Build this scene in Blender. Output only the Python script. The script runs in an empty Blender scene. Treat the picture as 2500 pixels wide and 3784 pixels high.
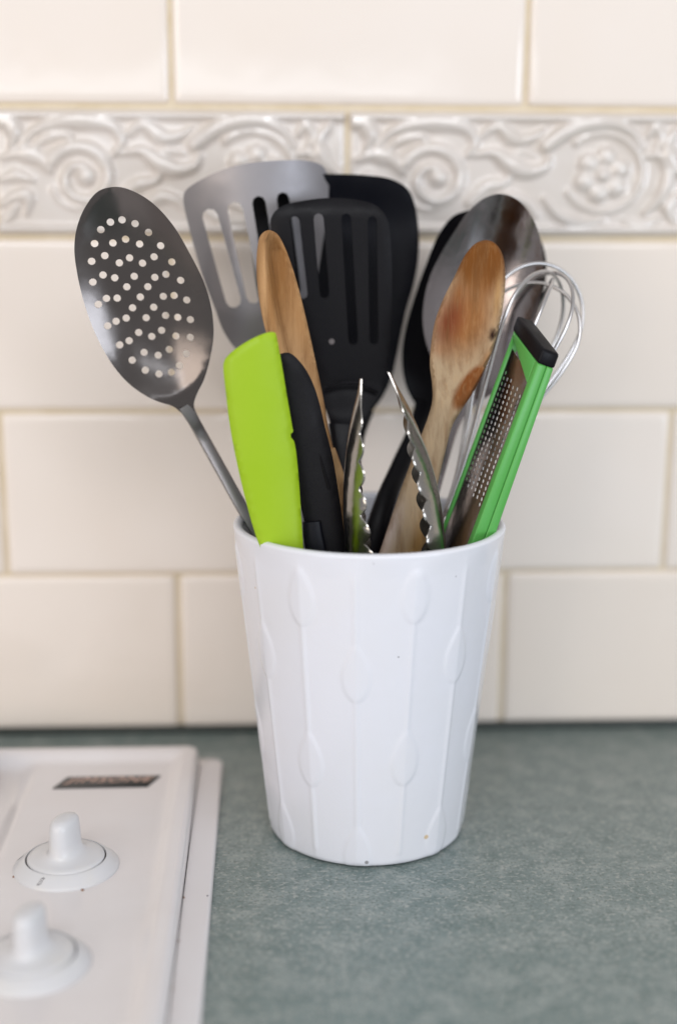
import bpy, bmesh, math, random
import numpy as np
from mathutils import Vector, Matrix
from mathutils.geometry import delaunay_2d_cdt

random.seed(7)
rng = np.random.default_rng(7)
S = bpy.context.scene
COL = S.collection

# ------------------------------------------------------------------ camera
CAM = np.array([-0.04847, -0.69991, 0.33789])
YAW, PITCH, ROLL = 0.046688, 0.231098, 0.00482
FU = 5200.0 / (2500.0 / 1568.0)          # focal length in the 1568-wide picture grid
CU, CV = 784.0, 1186.6
_cy, _sy = math.cos(YAW), math.sin(YAW)
_f = np.array([_sy * math.cos(PITCH), _cy * math.cos(PITCH), -math.sin(PITCH)])
_r = np.array([_cy, -_sy, 0.0])
_u = np.cross(_r, _f)
_r2 = math.cos(ROLL) * _r + math.sin(ROLL) * _u
_u2 = -math.sin(ROLL) * _r + math.cos(ROLL) * _u
cam = bpy.data.cameras.new('camera')
camo = bpy.data.objects.new('camera', cam)
COL.objects.link(camo)
camo.matrix_world = Matrix(((_r2[0], _u2[0], -_f[0], CAM[0]), (_r2[1], _u2[1], -_f[1], CAM[1]),
                            (_r2[2], _u2[2], -_f[2], CAM[2]), (0, 0, 0, 1)))
cam.sensor_fit = 'VERTICAL'
cam.sensor_height = 36.0
cam.lens = 5200.0 / 3784.0 * 36.0
cam.clip_start, cam.clip_end = 0.01, 50
cam.dof.use_dof = True
cam.dof.focus_distance = 0.697
cam.dof.aperture_fstop = 1.95
cam.dof.aperture_blades = 7
S.camera = camo

# ------------------------------------------------------------------ light
S.view_settings.view_transform = 'Standard'
S.view_settings.look = 'None'
S.view_settings.gamma = 1.0
S.view_settings.exposure = 0.0
S.view_settings.use_curve_mapping = False
S.cycles.use_denoising = True
S.cycles.caustics_reflective = False
S.cycles.caustics_refractive = False
S.cycles.max_bounces = 8
S.cycles.sample_clamp_indirect = 6.0
world = bpy.data.worlds.new('World')
S.world = world
world.use_nodes = True
world.node_tree.nodes['Background'].inputs[0].default_value = (0.98, 0.97, 0.98, 1)
world.node_tree.nodes['Background'].inputs[1].default_value = 0.50


def area(name, loc, target, sx, sy, power, col):
    l = bpy.data.lights.new(name, 'AREA')
    l.shape = 'RECTANGLE'
    l.size, l.size_y, l.energy, l.color = sx, sy, power, col
    o = bpy.data.objects.new(name, l)
    COL.objects.link(o)
    o.location = loc
    o.rotation_euler = (Vector(target) - Vector(loc)).to_track_quat('-Z', 'Y').to_euler()
    return o


area('window_light_left', (-1.15, -1.50, 0.45), (0, 0, 0.12), 1.0, 0.7, 8.5, (1.0, 0.88, 0.77))
area('fill_light_front', (0.0, -1.75, 1.42), (0.0, 0.1, 0.05), 1.6, 0.5, 18.0, (0.95, 0.965, 1.0))  # added frontal fill to even out wall and crock, no window known here
area('window_light_low', (-0.30, -1.80, 0.485), (-0.05, 0.13, 0.42), 1.15, 0.11, 1.2, (0.86, 0.93, 1.0))
area('window_light_right', (1.20, -1.35, 0.26), (0.05, 0.05, 0.08), 0.9, 0.5, 9.5, (0.80, 0.885, 1.0))


# ------------------------------------------------------------------ helpers
def ray(u, v):
    return _f + _r2 * ((u - CU) / FU) + _u2 * ((CV - v) / FU)


def P(u, v, Y, k=0.0, m=0.0):
    """point seen at (u, v) lying on the plane y = Y + k (z - 0.168) + m x"""
    d = ray(u, v)
    t = (Y + k * (CAM[2] - 0.168) + m * CAM[0] - CAM[1]) / (d[1] - k * d[2] - m * d[0])
    return CAM + d * t


def PZ(u, v, Z):
    d = ray(u, v)
    return CAM + d * ((Z - CAM[2]) / d[2])


def srgb(r, g, b):
    f = lambda c: c / 12.92 if c <= 0.04045 else ((c + 0.055) / 1.055) ** 2.4
    return (f(r / 255), f(g / 255), f(b / 255), 1.0)


class Thing:
    pass


def tag(o, label=None, cat=None, group=None, kind=None):
    if label: o['label'] = label
    if cat: o['category'] = cat
    if group: o['group'] = group
    if kind: o['kind'] = kind
    return o


def empty(name, loc, label=None, cat=None, group=None):
    o = bpy.data.objects.new(name, None)
    o.empty_display_size = 0.01
    COL.objects.link(o)
    o.location = loc
    return tag(o, label, cat, group)


def wloc(o):
    p = Vector((0, 0, 0))
    while o is not None:
        p += Vector(o.location)
        o = o.parent
    return p


def link(name, me, mat, parent=None, loc=(0, 0, 0)):
    o = bpy.data.objects.new(name, me)
    COL.objects.link(o)
    if parent is not None:
        o.parent = parent
    o.location = loc
    if mat is not None and not me.materials:
        me.materials.append(mat)
    return o


def mk(name, verts, faces, mat, parent=None, smooth=True, sharp=38):
    """world-space vertices -> object under parent"""
    off = np.array(wloc(parent)) if parent is not None else np.zeros(3)
    v = np.asarray(verts, float) - off
    me = bpy.data.meshes.new(name)
    me.from_pydata(v.tolist(), [], faces)
    fix(me, smooth, sharp)
    return link(name, me, mat, parent)


def fix(me, smooth=True, sharp=38):
    bm = bmesh.new()
    bm.from_mesh(me)
    bmesh.ops.recalc_face_normals(bm, faces=bm.faces)
    for f in bm.faces:
        f.smooth = smooth
    if smooth:
        a = math.radians(sharp)
        for e in bm.edges:
            if len(e.link_faces) == 2 and e.calc_face_angle(0) > a:
                e.smooth = False
    bm.to_mesh(me)
    bm.free()
    me.update()


def catmull(pts, closed, step):
    pts = [np.asarray(p, float) for p in pts]
    n = len(pts)
    out = []
    rngi = range(n) if closed else range(n - 1)
    for i in rngi:
        p0 = pts[(i - 1) % n] if closed or i > 0 else 2 * pts[0] - pts[1]
        p1, p2 = pts[i], pts[(i + 1) % n]
        p3 = pts[(i + 2) % n] if closed or i + 2 < n else 2 * pts[-1] - pts[-2]
        k = max(1, int(round(np.linalg.norm(p2 - p1) / step)))
        d = lambda a, b: max(1e-9, np.linalg.norm(b - a) ** 0.5)
        t0 = 0.0; t1 = d(p0, p1); t2 = t1 + d(p1, p2); t3 = t2 + d(p2, p3)
        for j in range(k):
            t = t1 + (t2 - t1) * j / k
            A1 = (t1 - t) / (t1 - t0) * p0 + (t - t0) / (t1 - t0) * p1
            A2 = (t2 - t) / (t2 - t1) * p1 + (t - t1) / (t2 - t1) * p2
            A3 = (t3 - t) / (t3 - t2) * p2 + (t - t2) / (t3 - t2) * p3
            B1 = (t2 - t) / (t2 - t0) * A1 + (t - t0) / (t2 - t0) * A2
            B2 = (t3 - t) / (t3 - t1) * A2 + (t - t1) / (t3 - t1) * A3
            out.append((t2 - t) / (t2 - t1) * B1 + (t - t1) / (t2 - t1) * B2)
    if not closed:
        out.append(pts[-1])
    return np.array(out)


def inside(poly, pts):
    x, y = pts[:, 0], pts[:, 1]
    c = np.zeros(len(pts), bool)
    n = len(poly)
    j = n - 1
    for i in range(n):
        xi, yi = poly[i]; xj, yj = poly[j]
        m = ((yi > y) != (yj > y)) & (x < (xj - xi) * (y - yi) / ((yj - yi) if yj != yi else 1e-12) + xi)
        c ^= m
        j = i
    return c


def segdist(poly, pts, closed=True):
    a = np.asarray(poly)
    b = np.roll(a, -1, 0)
    if not closed:
        a, b = a[:-1], b[:-1]
    best = np.full(len(pts), 1e9)
    for p, q in zip(a, b):
        d = q - p
        L = max(1e-14, d @ d)
        t = np.clip(((pts - p) @ d) / L, 0, 1)
        best = np.minimum(best, np.linalg.norm(pts - (p + t[:, None] * d), axis=1))
    return best


def circle(c, r, n=10):
    a = np.arange(n) * 2 * np.pi / n
    return np.stack([c[0] + r * np.cos(a), c[1] + r * np.sin(a)], 1)


def slot(p, q, hw, n=5):
    p, q = np.asarray(p, float), np.asarray(q, float)
    d = (q - p) / np.linalg.norm(q - p)
    a0 = math.atan2(d[1], d[0])
    pts = [q + hw * np.array([math.cos(a0 + t), math.sin(a0 + t)]) for t in np.linspace(-math.pi / 2, math.pi / 2, n)]
    pts += [p + hw * np.array([math.cos(a0 + t), math.sin(a0 + t)]) for t in np.linspace(math.pi / 2, 1.5 * math.pi, n)]
    return np.array(pts)


class Plane:
    """tilted sheet plane y = Y + k(z-.168) + m x with in-plane axes"""
    def __init__(s, Y, k=0.0, m=0.0):
        s.Y, s.k, s.m = Y, k, m
        n = np.array([m, -1.0, k])
        s.n = n / np.linalg.norm(n)               # towards the camera
        s.O = P(784, 900, Y, k, m)
        e2 = np.array([0, 0, 1.0]); e2 -= s.n * (e2 @ s.n); s.e2 = e2 / np.linalg.norm(e2)
        s.e1 = np.cross(s.e2, s.n)
        if s.e1[0] < 0: s.e1 = -s.e1

    def uv(s, u, v):
        d = P(u, v, s.Y, s.k, s.m) - s.O
        return np.array([d @ s.e1, d @ s.e2])

    def w(s, ab, h=0.0):
        ab = np.atleast_2d(ab)
        return s.O + ab[:, :1] * s.e1 + ab[:, 1:2] * s.e2 + np.reshape(h, (-1, 1)) * s.n


def tri2d(out, holes, res):
    lo, hi = out.min(0), out.max(0)
    gx = np.arange(lo[0], hi[0], res); gy = np.arange(lo[1], hi[1], res * 0.866)
    g = np.array([(x + (res / 2 if j % 2 else 0), y) for j, y in enumerate(gy) for x in gx])
    g = g[inside(out, g)]
    g = g[segdist(out, g) > res * 0.5]
    for h in holes:
        if len(g):
            g = g[~inside(h, g)]
        if len(g):
            c = h.mean(0); R = np.linalg.norm(h - c, axis=1).max() + res
            near = np.linalg.norm(g - c, axis=1) < R
            keep = np.ones(len(g), bool)
            if near.any():
                keep[np.where(near)[0]] = segdist(h, g[near]) > res * 0.4
            g = g[keep]
    pts = [tuple(p) for p in out]
    edges = [(i, (i + 1) % len(out)) for i in range(len(out))]
    for h in holes:
        b = len(pts)
        pts += [tuple(p) for p in h]
        edges += [(b + i, b + (i + 1) % len(h)) for i in range(len(h))]
    pts += [tuple(p) for p in g]
    r = delaunay_2d_cdt([Vector(p) for p in pts], edges, [], 0, 1e-9)
    V = np.array([(p.x, p.y) for p in r[0]])
    T = np.array([t for t in r[2]])
    c = V[T].mean(1)
    ok = inside(out, c)
    for h in holes:
        ok &= ~inside(h, c)
    return V, T[ok]


def solid(name, front, back, T, mat, parent, sharp=38, smooth=True):
    n = len(front)
    cnt = {}
    for t in T:
        for a, b in ((t[0], t[1]), (t[1], t[2]), (t[2], t[0])):
            cnt[(a, b)] = 1
    faces = [tuple(int(x) for x in t) for t in T] + [tuple(int(x) + n for x in t[::-1]) for t in T]
    for (a, b) in cnt:
        if (b, a) not in cnt:
            faces.append((int(b), int(a), int(a) + n, int(b) + n))
    V = np.vstack([front, back])
    used = np.unique(np.concatenate([np.array(f) for f in faces]))
    remap = -np.ones(len(V), int); remap[used] = np.arange(len(used))
    faces = [tuple(int(remap[i]) for i in f) for f in faces]
    return mk(name, V[used], faces, mat, parent, smooth, sharp)


def sheet(name, pl, outline, mat, parent, holes=(), depth=None, thick=0.0012, res=0.003, closedstep=0.002, sharp=38, edge_round=0.0):
    """outline in picture grid -> real plate with holes, shape and thickness; holes already in plane coords"""
    ab = np.array([pl.uv(*p) for p in outline])
    out = catmull(ab, True, closedstep)
    V, T = tri2d(out, list(holes), res)
    h = depth(V, out) if depth else np.zeros(len(V))
    e = np.zeros(len(V))
    if edge_round:
        d = segdist(out, V)
        e = edge_round * (1 - np.sqrt(np.clip(1 - (1 - np.clip(d / edge_round, 0, 1)) ** 2, 0, 1)))
        e = np.minimum(e, thick * 0.48)
    return solid(name, pl.w(V, h - e), pl.w(V, h - thick + e), T, mat, parent, sharp)


def bowl(D, c=None, flat=0.0, pw=2.0):
    def fn(V, out):
        cc = out.mean(0) if c is None else np.asarray(c)
        ang = np.arctan2(out[:, 1] - cc[1], out[:, 0] - cc[0])
        rad = np.linalg.norm(out - cc, axis=1)
        o = np.argsort(ang)
        a = np.arctan2(V[:, 1] - cc[1], V[:, 0] - cc[0])
        R = np.interp(a, ang[o], rad[o], period=2 * np.pi)
        t = np.clip(np.linalg.norm(V - cc, axis=1) / R, 0, 1)
        t = np.clip((t - flat) / (1 - flat), 0, 1)
        return -D * (1 - t ** pw)
    return fn


def ell_bowl(D, c, tip, hw):
    def fn(V, out):
        ax_ = tip - c
        L_ = np.linalg.norm(ax_); ax_ = ax_ / L_
        d = V - c
        q = np.sqrt((d @ ax_ / L_) ** 2 + (d @ np.array([ax_[1], -ax_[0]]) / hw) ** 2)
        return -D * np.clip(1 - q ** 2.2, 0, 1)
    return fn


def strap(name, pts, wid, thk, mat, parent, nrm=(0, -1, 0), seg=12, power=2.6, step=0.006, cap=True):
    """bar swept along a 3-D path: wid across (in view), thk along nrm"""
    pts = [np.asarray(p, float) for p in pts]
    q = np.array([np.concatenate([p, [w, t]]) for p, w, t in zip(pts, wid, thk)])
    C = catmull(q, False, step)
    path, W, Tk = C[:, :3], C[:, 3], C[:, 4]
    tan = np.gradient(path, axis=0)
    tan /= np.linalg.norm(tan, axis=1)[:, None]
    verts, faces = [], []
    a = np.arange(seg) * 2 * np.pi / seg
    cs = np.sign(np.cos(a)) * np.abs(np.cos(a)) ** (2 / power)
    sn = np.sign(np.sin(a)) * np.abs(np.sin(a)) ** (2 / power)
    nrm = np.asarray(nrm, float)
    for p, t, w, k in zip(path, tan, W, Tk):
        s = np.cross(t, nrm); s /= np.linalg.norm(s)
        n = np.cross(s, t)
        for c1, s1 in zip(cs, sn):
            verts.append(p + s * (c1 * w / 2) + n * (s1 * k / 2))
    m = len(path)
    for i in range(m - 1):
        for j in range(seg):
            faces.append((i * seg + j, i * seg + (j + 1) % seg, (i + 1) * seg + (j + 1) % seg, (i + 1) * seg + j))
    if cap:
        faces.append(tuple(range(seg)))
        faces.append(tuple((m - 1) * seg + j for j in range(seg)))
    return mk(name, verts, faces, mat, parent, True, 50)


def grid(name, fn, nu, nv, mat, parent, closed_u=False, smooth=True, sharp=38, thick=None):
    V = np.array([fn(i, j) for j in range(nv) for i in range(nu)])
    F = []
    for j in range(nv - 1):
        for i in range(nu if closed_u else nu - 1):
            i2 = (i + 1) % nu
            F.append((j * nu + i, j * nu + i2, (j + 1) * nu + i2, (j + 1) * nu + i))
    return V, F


def lathe(name, prof, mat, parent, c=(0, 0, 0), seg=64, sharp=38, close_ends=True):
    V, F = [], []
    for r, z in prof:
        for j in range(seg):
            a = 2 * math.pi * j / seg
            V.append((c[0] + r * math.cos(a), c[1] + r * math.sin(a), c[2] + z))
    for i in range(len(prof) - 1):
        for j in range(seg):
            F.append((i * seg + j, i * seg + (j + 1) % seg, (i + 1) * seg + (j + 1) % seg, (i + 1) * seg + j))
    if close_ends:
        F.append(tuple(range(seg)))
        F.append(tuple((len(prof) - 1) * seg + j for j in range(seg)))
    return mk(name, V, F, mat, parent, True, sharp)


def hexa(name, c8, mat, parent, bev=0.001, seg=2):
    """box from 8 corners (bottom loop 4, top loop 4), bevelled"""
    off = np.array(wloc(parent)) if parent is not None else np.zeros(3)
    me = bpy.data.meshes.new(name)
    bm = bmesh.new()
    v = [bm.verts.new(tuple(np.asarray(p) - off)) for p in c8]
    for f in ((0, 3, 2, 1), (4, 5, 6, 7), (0, 1, 5, 4), (1, 2, 6, 5), (2, 3, 7, 6), (3, 0, 4, 7)):
        bm.faces.new([v[i] for i in f])
    bmesh.ops.recalc_face_normals(bm, faces=bm.faces)
    if bev:
        bmesh.ops.bevel(bm, geom=list(bm.edges), offset=bev, segments=seg, profile=0.5, affect='EDGES')
    bm.to_mesh(me)
    bm.free()
    fix(me, True, 45)
    return link(name, me, mat, parent)


# ------------------------------------------------------------------ materials
def mat(name, col, rough=0.5, metal=0.0, coat=0.0, spec=0.5, bump=None, vary=None, aniso=0.0, rough_var=None, spots=(), attr=None, sub=0.0, objvar=None):
    m = bpy.data.materials.new(name)
    m.use_nodes = True
    nt = m.node_tree
    b = nt.nodes['Principled BSDF']
    b.inputs['Roughness'].default_value = rough
    b.inputs['Metallic'].default_value = metal
    b.inputs['Coat Weight'].default_value = coat
    b.inputs['Coat Roughness'].default_value = 0.06
    b.inputs['Specular IOR Level'].default_value = spec
    b.inputs['Anisotropic'].default_value = aniso
    if sub:
        b.inputs['Subsurface Weight'].default_value = sub
        b.inputs['Subsurface Radius'].default_value = (0.004, 0.003, 0.002)
    N = nt.nodes.new
    L = nt.links.new
    geo = N('ShaderNodeNewGeometry')
    src = None
    base = N('ShaderNodeRGB'); base.outputs[0].default_value = col if len(col) == 4 else (*col, 1)
    src = base.outputs[0]
    if attr:
        a = N('ShaderNodeAttribute'); a.attribute_name = attr
        src = a.outputs['Color']
    for (c2, scale, detail, lo, hi, amt, stretch) in (vary or ()):
        mp = N('ShaderNodeMapping'); mp.inputs['Scale'].default_value = stretch
        L(geo.outputs['Position'], mp.inputs['Vector'])
        nz = N('ShaderNodeTexNoise'); nz.inputs['Scale'].default_value = scale; nz.inputs['Detail'].default_value = detail
        nz.inputs['Roughness'].default_value = 0.62
        L(mp.outputs[0], nz.inputs['Vector'])
        mr = N('ShaderNodeMapRange'); mr.inputs['From Min'].default_value = lo; mr.inputs['From Max'].default_value = hi
        mr.inputs['To Max'].default_value = amt
        L(nz.outputs['Fac'], mr.inputs['Value'])
        mx = N('ShaderNodeMix'); mx.data_type = 'RGBA'
        L(mr.outputs[0], mx.inputs['Factor']); L(src, mx.inputs['A'])
        mx.inputs['B'].default_value = c2 if len(c2) == 4 else (*c2, 1)
        src = mx.outputs['Result']
    for (p, r, c2, amt) in spots:
        d = N('ShaderNodeVectorMath'); d.operation = 'DISTANCE'
        L(geo.outputs['Position'], d.inputs[0]); d.inputs[1].default_value = tuple(p)
        mr = N('ShaderNodeMapRange'); mr.interpolation_type = 'SMOOTHSTEP'
        mr.inputs['From Min'].default_value = r * 0.5; mr.inputs['From Max'].default_value = r
        mr.inputs['To Min'].default_value = amt; mr.inputs['To Max'].default_value = 0
        L(d.outputs['Value'], mr.inputs['Value'])
        mx = N('ShaderNodeMix'); mx.data_type = 'RGBA'
        L(mr.outputs[0], mx.inputs['Factor']); L(src, mx.inputs['A'])
        mx.inputs['B'].default_value = c2
        src = mx.outputs['Result']
    if objvar:
        oi = N('ShaderNodeObjectInfo')
        mr = N('ShaderNodeMapRange'); mr.inputs['To Min'].default_value = 0.0; mr.inputs['To Max'].default_value = 1.0
        L(oi.outputs['Random'], mr.inputs['Value'])
        mx = N('ShaderNodeMix'); mx.data_type = 'RGBA'; mx.blend_type = 'MULTIPLY'
        L(mr.outputs[0], mx.inputs['Factor']); L(src, mx.inputs['A'])
        mx.inputs['B'].default_value = objvar
        src = mx.outputs['Result']
    L(src, b.inputs['Base Color'])
    if rough_var:
        sc, amt = rough_var
        nz = N('ShaderNodeTexNoise'); nz.inputs['Scale'].default_value = sc; nz.inputs['Detail'].default_value = 4
        L(geo.outputs['Position'], nz.inputs['Vector'])
        mr = N('ShaderNodeMapRange'); mr.inputs['From Min'].default_value = 0.3; mr.inputs['From Max'].default_value = 0.7
        mr.inputs['To Min'].default_value = max(0.02, rough - amt); mr.inputs['To Max'].default_value = rough + amt
        L(nz.outputs['Fac'], mr.inputs['Value']); L(mr.outputs[0], b.inputs['Roughness'])
    last = None
    for (sc, dist, stretch) in (bump or ()):
        mp = N('ShaderNodeMapping'); mp.inputs['Scale'].default_value = stretch
        L(geo.outputs['Position'], mp.inputs['Vector'])
        nz = N('ShaderNodeTexNoise'); nz.inputs['Scale'].default_value = sc; nz.inputs['Detail'].default_value = 3
        L(mp.outputs[0], nz.inputs['Vector'])
        bp = N('ShaderNodeBump'); bp.inputs['Distance'].default_value = dist; bp.inputs['Strength'].default_value = 1.0
        L(nz.outputs['Fac'], bp.inputs['Height'])
        if last is not None:
            L(last, bp.inputs['Normal'])
        last = bp.outputs[0]
    if last is not None:
        L(last, b.inputs['Normal'])
        if coat:
            L(last, b.inputs['Coat Normal'])
    return m


ONE = (1, 1, 1)
M_TILE = mat('cream_glaze', srgb(241, 232, 224), 0.09, spec=0.55, bump=[(9, 0.0012, ONE)],
             vary=[(srgb(239, 228, 217), 6, 3, 0.35, 0.7, 0.7, ONE)], objvar=(0.97, 0.955, 0.935, 1))
M_BORDER = mat('pale_border_glaze', srgb(224, 217, 211), 0.08, spec=1.0, coat=0.6,
               vary=[(srgb(214, 205, 196), 25, 3, 0.35, 0.7, 0.8, ONE)])
M_GROUT = mat('tan_grout', srgb(222, 209, 186), 0.9, spec=0.2, bump=[(900, 0.0003, ONE)],
              vary=[(srgb(208, 192, 160), 30, 5, 0.4, 0.7, 0.8, ONE)])
M_SEAL = mat('dark_sealant', srgb(34, 42, 37), 0.5)
M_COUNTER = mat('green_laminate', srgb(118, 133, 131), 0.36, spec=0.5,
                vary=[(srgb(152, 160, 157), 60, 9, 0.44, 0.66, 0.85, (1, 1.15, 1)),
                      (srgb(94, 113, 111), 90, 9, 0.46, 0.68, 0.8, (1, 1.1, 1)),
                      (srgb(170, 173, 168), 340, 6, 0.52, 0.64, 0.8, (1, 1.3, 1)),
                      (srgb(84, 98, 94), 520, 5, 0.52, 0.64, 0.8, (1.2, 1, 1))],
                bump=[(1500, 0.00004, ONE)])
M_STEEL = mat('polished_steel', srgb(150, 144, 145), 0.18, 1.0, rough_var=(60, 0.06), bump=[(70, 0.0004, ONE)])
M_STEEL_DARK = mat('worn_steel', srgb(104, 99, 97), 0.17, 1.0, rough_var=(40, 0.06), bump=[(45, 0.00015, ONE)])
M_TONGS = mat('satin_steel', srgb(164, 160, 155), 0.19, 1.0, rough_var=(90, 0.06), bump=[(90, 0.0003, ONE)])
M_WIRE = mat('bright_wire', srgb(205, 203, 203), 0.3, 1.0)
M_STEEL_MATT = mat('brushed_steel', srgb(144, 141, 143), 0.46, 1.0, rough_var=(50, 0.08))
M_BLACK = mat('black_nylon', srgb(15, 14, 18), 0.45, spec=0.16, bump=[(500, 0.00008, ONE)], rough_var=(60, 0.08))
M_BLACK2 = mat('black_nylon_blueish', srgb(14, 15, 22), 0.42, spec=0.2, rough_var=(60, 0.08))
M_BLACK3 = mat('black_rubber', srgb(22, 21, 24), 0.6, spec=0.2, bump=[(700, 0.00012, ONE)], rough_var=(80, 0.08))
M_LIME = mat('lime_silicone', srgb(150, 185, 16), 0.5, spec=0.35, vary=[(srgb(158, 188, 36), 12, 3, 0.4, 0.75, 0.6, ONE)], bump=[(300, 0.00008, ONE), (40, 0.0003, ONE)], rough_var=(35, 0.14))
M_GREEN = mat('green_plastic', srgb(86, 168, 76), 0.36, spec=0.45, vary=[(srgb(94, 172, 90), 15, 3, 0.4, 0.7, 0.6, ONE)], bump=[(400, 0.00006, ONE)])
M_WOOD1 = mat('beech_wood', srgb(186, 136, 84), 0.75, spec=0.15, attr='stain_shade',
              vary=[(srgb(112, 76, 44), 70, 7, 0.46, 0.7, 0.6, (3, 3, 0.35)), (srgb(206, 166, 120), 200, 4, 0.5, 0.75, 0.2, (3, 3, 0.25))],
              bump=[(350, 0.0004, (2, 2, 0.2))])
M_ENAMEL = mat('white_enamel', srgb(221, 217, 217), 0.17, spec=0.5, bump=[(14, 0.0008, ONE)],
               vary=[(srgb(215, 208, 206), 8, 4, 0.4, 0.7, 0.7, ONE)])
M_KNOB = mat('white_plastic', srgb(208, 208, 210), 0.3, spec=0.45, vary=[(srgb(216, 212, 204), 60, 4, 0.5, 0.75, 0.5, ONE)])
M_INK = mat('dark_print', srgb(58, 54, 62), 0.5)
M_BADGE = mat('badge_black', srgb(32, 34, 34), 0.35)
M_LETTER = mat('badge_copper', srgb(216, 178, 162), 0.4, 0.0)
M_GAP = mat('dark_joint_rubber', srgb(60, 58, 56), 0.6)  # dark grey for the cooktop and knob joints
M_RUST = mat('rust_spot', srgb(132, 92, 60), 0.8, spec=0.1)
M_BURNER = mat('burner_iron', srgb(92, 88, 88), 0.6)

# ------------------------------------------------------------------ wall with tiles
D = 0.13545
TW, TH, G = 0.202, 0.10165, 0.0028
ROWZ = {4: (0.0, 0.10225), 3: (0.10225, 0.20345), 2: (0.20345, 0.30503), 'border': (0.30503, 0.3788), 1: (0.3788, 0.4805), 0: (0.4805, 0.5822)}

wall_me = bpy.data.meshes.new('wall')
bm = bmesh.new()
bmesh.ops.create_cube(bm, size=1.0, matrix=Matrix.Translation((-0.005, D + 0.0125 + 0.0012, 0.29)) @ Matrix.Diagonal((1.24, 0.025, 0.60, 1)))
bm.to_mesh(wall_me); bm.free()
wall = link('wall', wall_me, M_GROUT)
tag(wall, 'tiled splashback wall in cream subway tiles with a relief border', None, None, 'structure')


def pillow_tile(name, w, h, edge, drop, thick):
    """rounded-edge ceramic tile, face towards -y, origin at its centre on the face"""
    rings = []
    ins = [0, 0.12, 0.3, 0.55, 0.8, 1.0, 1.9]
    V, F = [], []

    def loop(i, d):
        r = 0.0022
        pts = []
        hw, hh = w / 2 - i, h / 2 - i
        rr = max(0.0004, r - i * 0.3)
        for cx, cy, a0 in ((hw, hh, 0), (-hw, hh, 90), (-hw, -hh, 180), (hw, -hh, 270)):
            for k in range(3):
                a = math.radians(a0 + 45 * k)
                pts.append((cx - math.copysign(rr, cx) + rr * math.cos(a), d, cy - math.copysign(rr, cy) + rr * math.sin(a)))
        return pts
    V += loop(0, thick)
    for k in ins:
        x = min(1.0, k)
        dd = drop * (1 - math.sqrt(max(0, 1 - (1 - x) ** 2.2)))
        V += loop(edge * k, dd)
    n = 12
    m = len(V) // n
    for i in range(m - 1):
        for j in range(n):
            F.append((i * n + j, i * n + (j + 1) % n, (i + 1) * n + (j + 1) % n, (i + 1) * n + j))
    F.append(tuple((m - 1) * n + j for j in range(n)))
    me = bpy.data.meshes.new(name)
    me.from_pydata(V, [], F)
    fix(me, True, 60)
    return me


tile_me = pillow_tile('tile', TW - G, TH - G, 0.0052, 0.0024, 0.008)
tile_me.materials.append(M_TILE)
FACE = D - 0.0016
OFFX = {0: -0.0045, 1: -0.0043, 2: -0.0068, 3: -0.0094, 4: -0.0068}
for row, half in ((4, True), (3, False), (2, True), (1, True), (0, False)):
    z0, z1 = ROWZ[row]
    for k in range(-3, 3):
        xc = OFFX[row] + (k + (0.0 if half else 0.5)) * TW
        if abs(xc + 0.005) > 0.53:
            continue
        zc = (z0 + z1) / 2 + (0.0012 if row == 4 else 0)
        o = link('tile', tile_me, None, wall, (xc + random.uniform(-.0003, .0003), FACE + random.uniform(-.0003, .0003), zc + random.uniform(-.0002, .0002)))
        o.rotation_euler = (random.uniform(-.004, .004), random.uniform(-.0015, .0015), random.uniform(-.004, .004))

# relief border tile: scrolls, leaves and a rosette as raised geometry
BW, BH = TW - G, (ROWZ['border'][1] - ROWZ['border'][0]) - G
NX, NZ = 300, 112
gx = np.linspace(0, BW, NX); gz = np.linspace(0, BH, NZ)
GX, GZ = np.meshgrid(gx, gz)
pts = np.stack([GX.ravel(), GZ.ravel()], 1)
K = 0.2 / 1553.0                                            # drawing grid -> metres


def dr(x, y):
    return np.array([x * K, BH - (y - 135) * (BH / 560.0)])


relief = np.zeros(len(pts))


def stroke(pl, w0, w1, h, wm=None):
    """raised leaf or scroll: rounded ridge following a line, width w0 -> (wm) -> w1 (drawing units)"""
    global relief
    p = catmull([dr(*q) for q in pl], False, 0.0016)
    n = len(p)
    s = np.linspace(0, 1, n)
    ww = np.interp(s, [0, 0.5, 1], [w0, wm if wm is not None else (w0 + w1) / 2, w1]) * K
    best = np.zeros(len(pts))
    for q, w in zip(p, ww):
        d2 = ((pts - q) ** 2).sum(1) / (w * w)
        best = np.maximum(best, np.sqrt(np.clip(1 - d2, 0, 1)) * (0.55 + 0.45 * min(1, w / (45 * K))))
    relief = np.maximum(relief, h * best)


def boss(x, y, r, h):
    global relief
    d2 = ((pts - dr(x, y)) ** 2).sum(1) / (r * K) ** 2
    relief = np.maximum(relief, h * np.sqrt(np.clip(1 - d2, 0, 1)))


def spiral(cx, cy, r0, r1, a0, a1, w0, w1, h, sq=1.0):
    a = np.radians(np.linspace(a0, a1, 26))
    r = np.linspace(r0, r1, 26)
    stroke([(cx + rr * math.cos(t), cy - sq * rr * math.sin(t)) for t, rr in zip(a, r)], w0, w1, h)


HB = 0.0058
# leaf fronds at the left end
stroke([(20, 190), (70, 200), (95, 250), (70, 310)], 30, 12, HB, 42)
stroke([(30, 355), (110, 330), (190, 350), (240, 400)], 10, 24, HB * .8, 42)
stroke([(20, 450), (90, 430), (160, 450)], 12, 14, HB * .7, 34)
stroke([(25, 560), (80, 520), (140, 520), (130, 600)], 14, 12, HB * .8, 34)
stroke([(20, 640), (60, 600), (90, 560)], 12, 14, HB * .7, 26)
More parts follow.
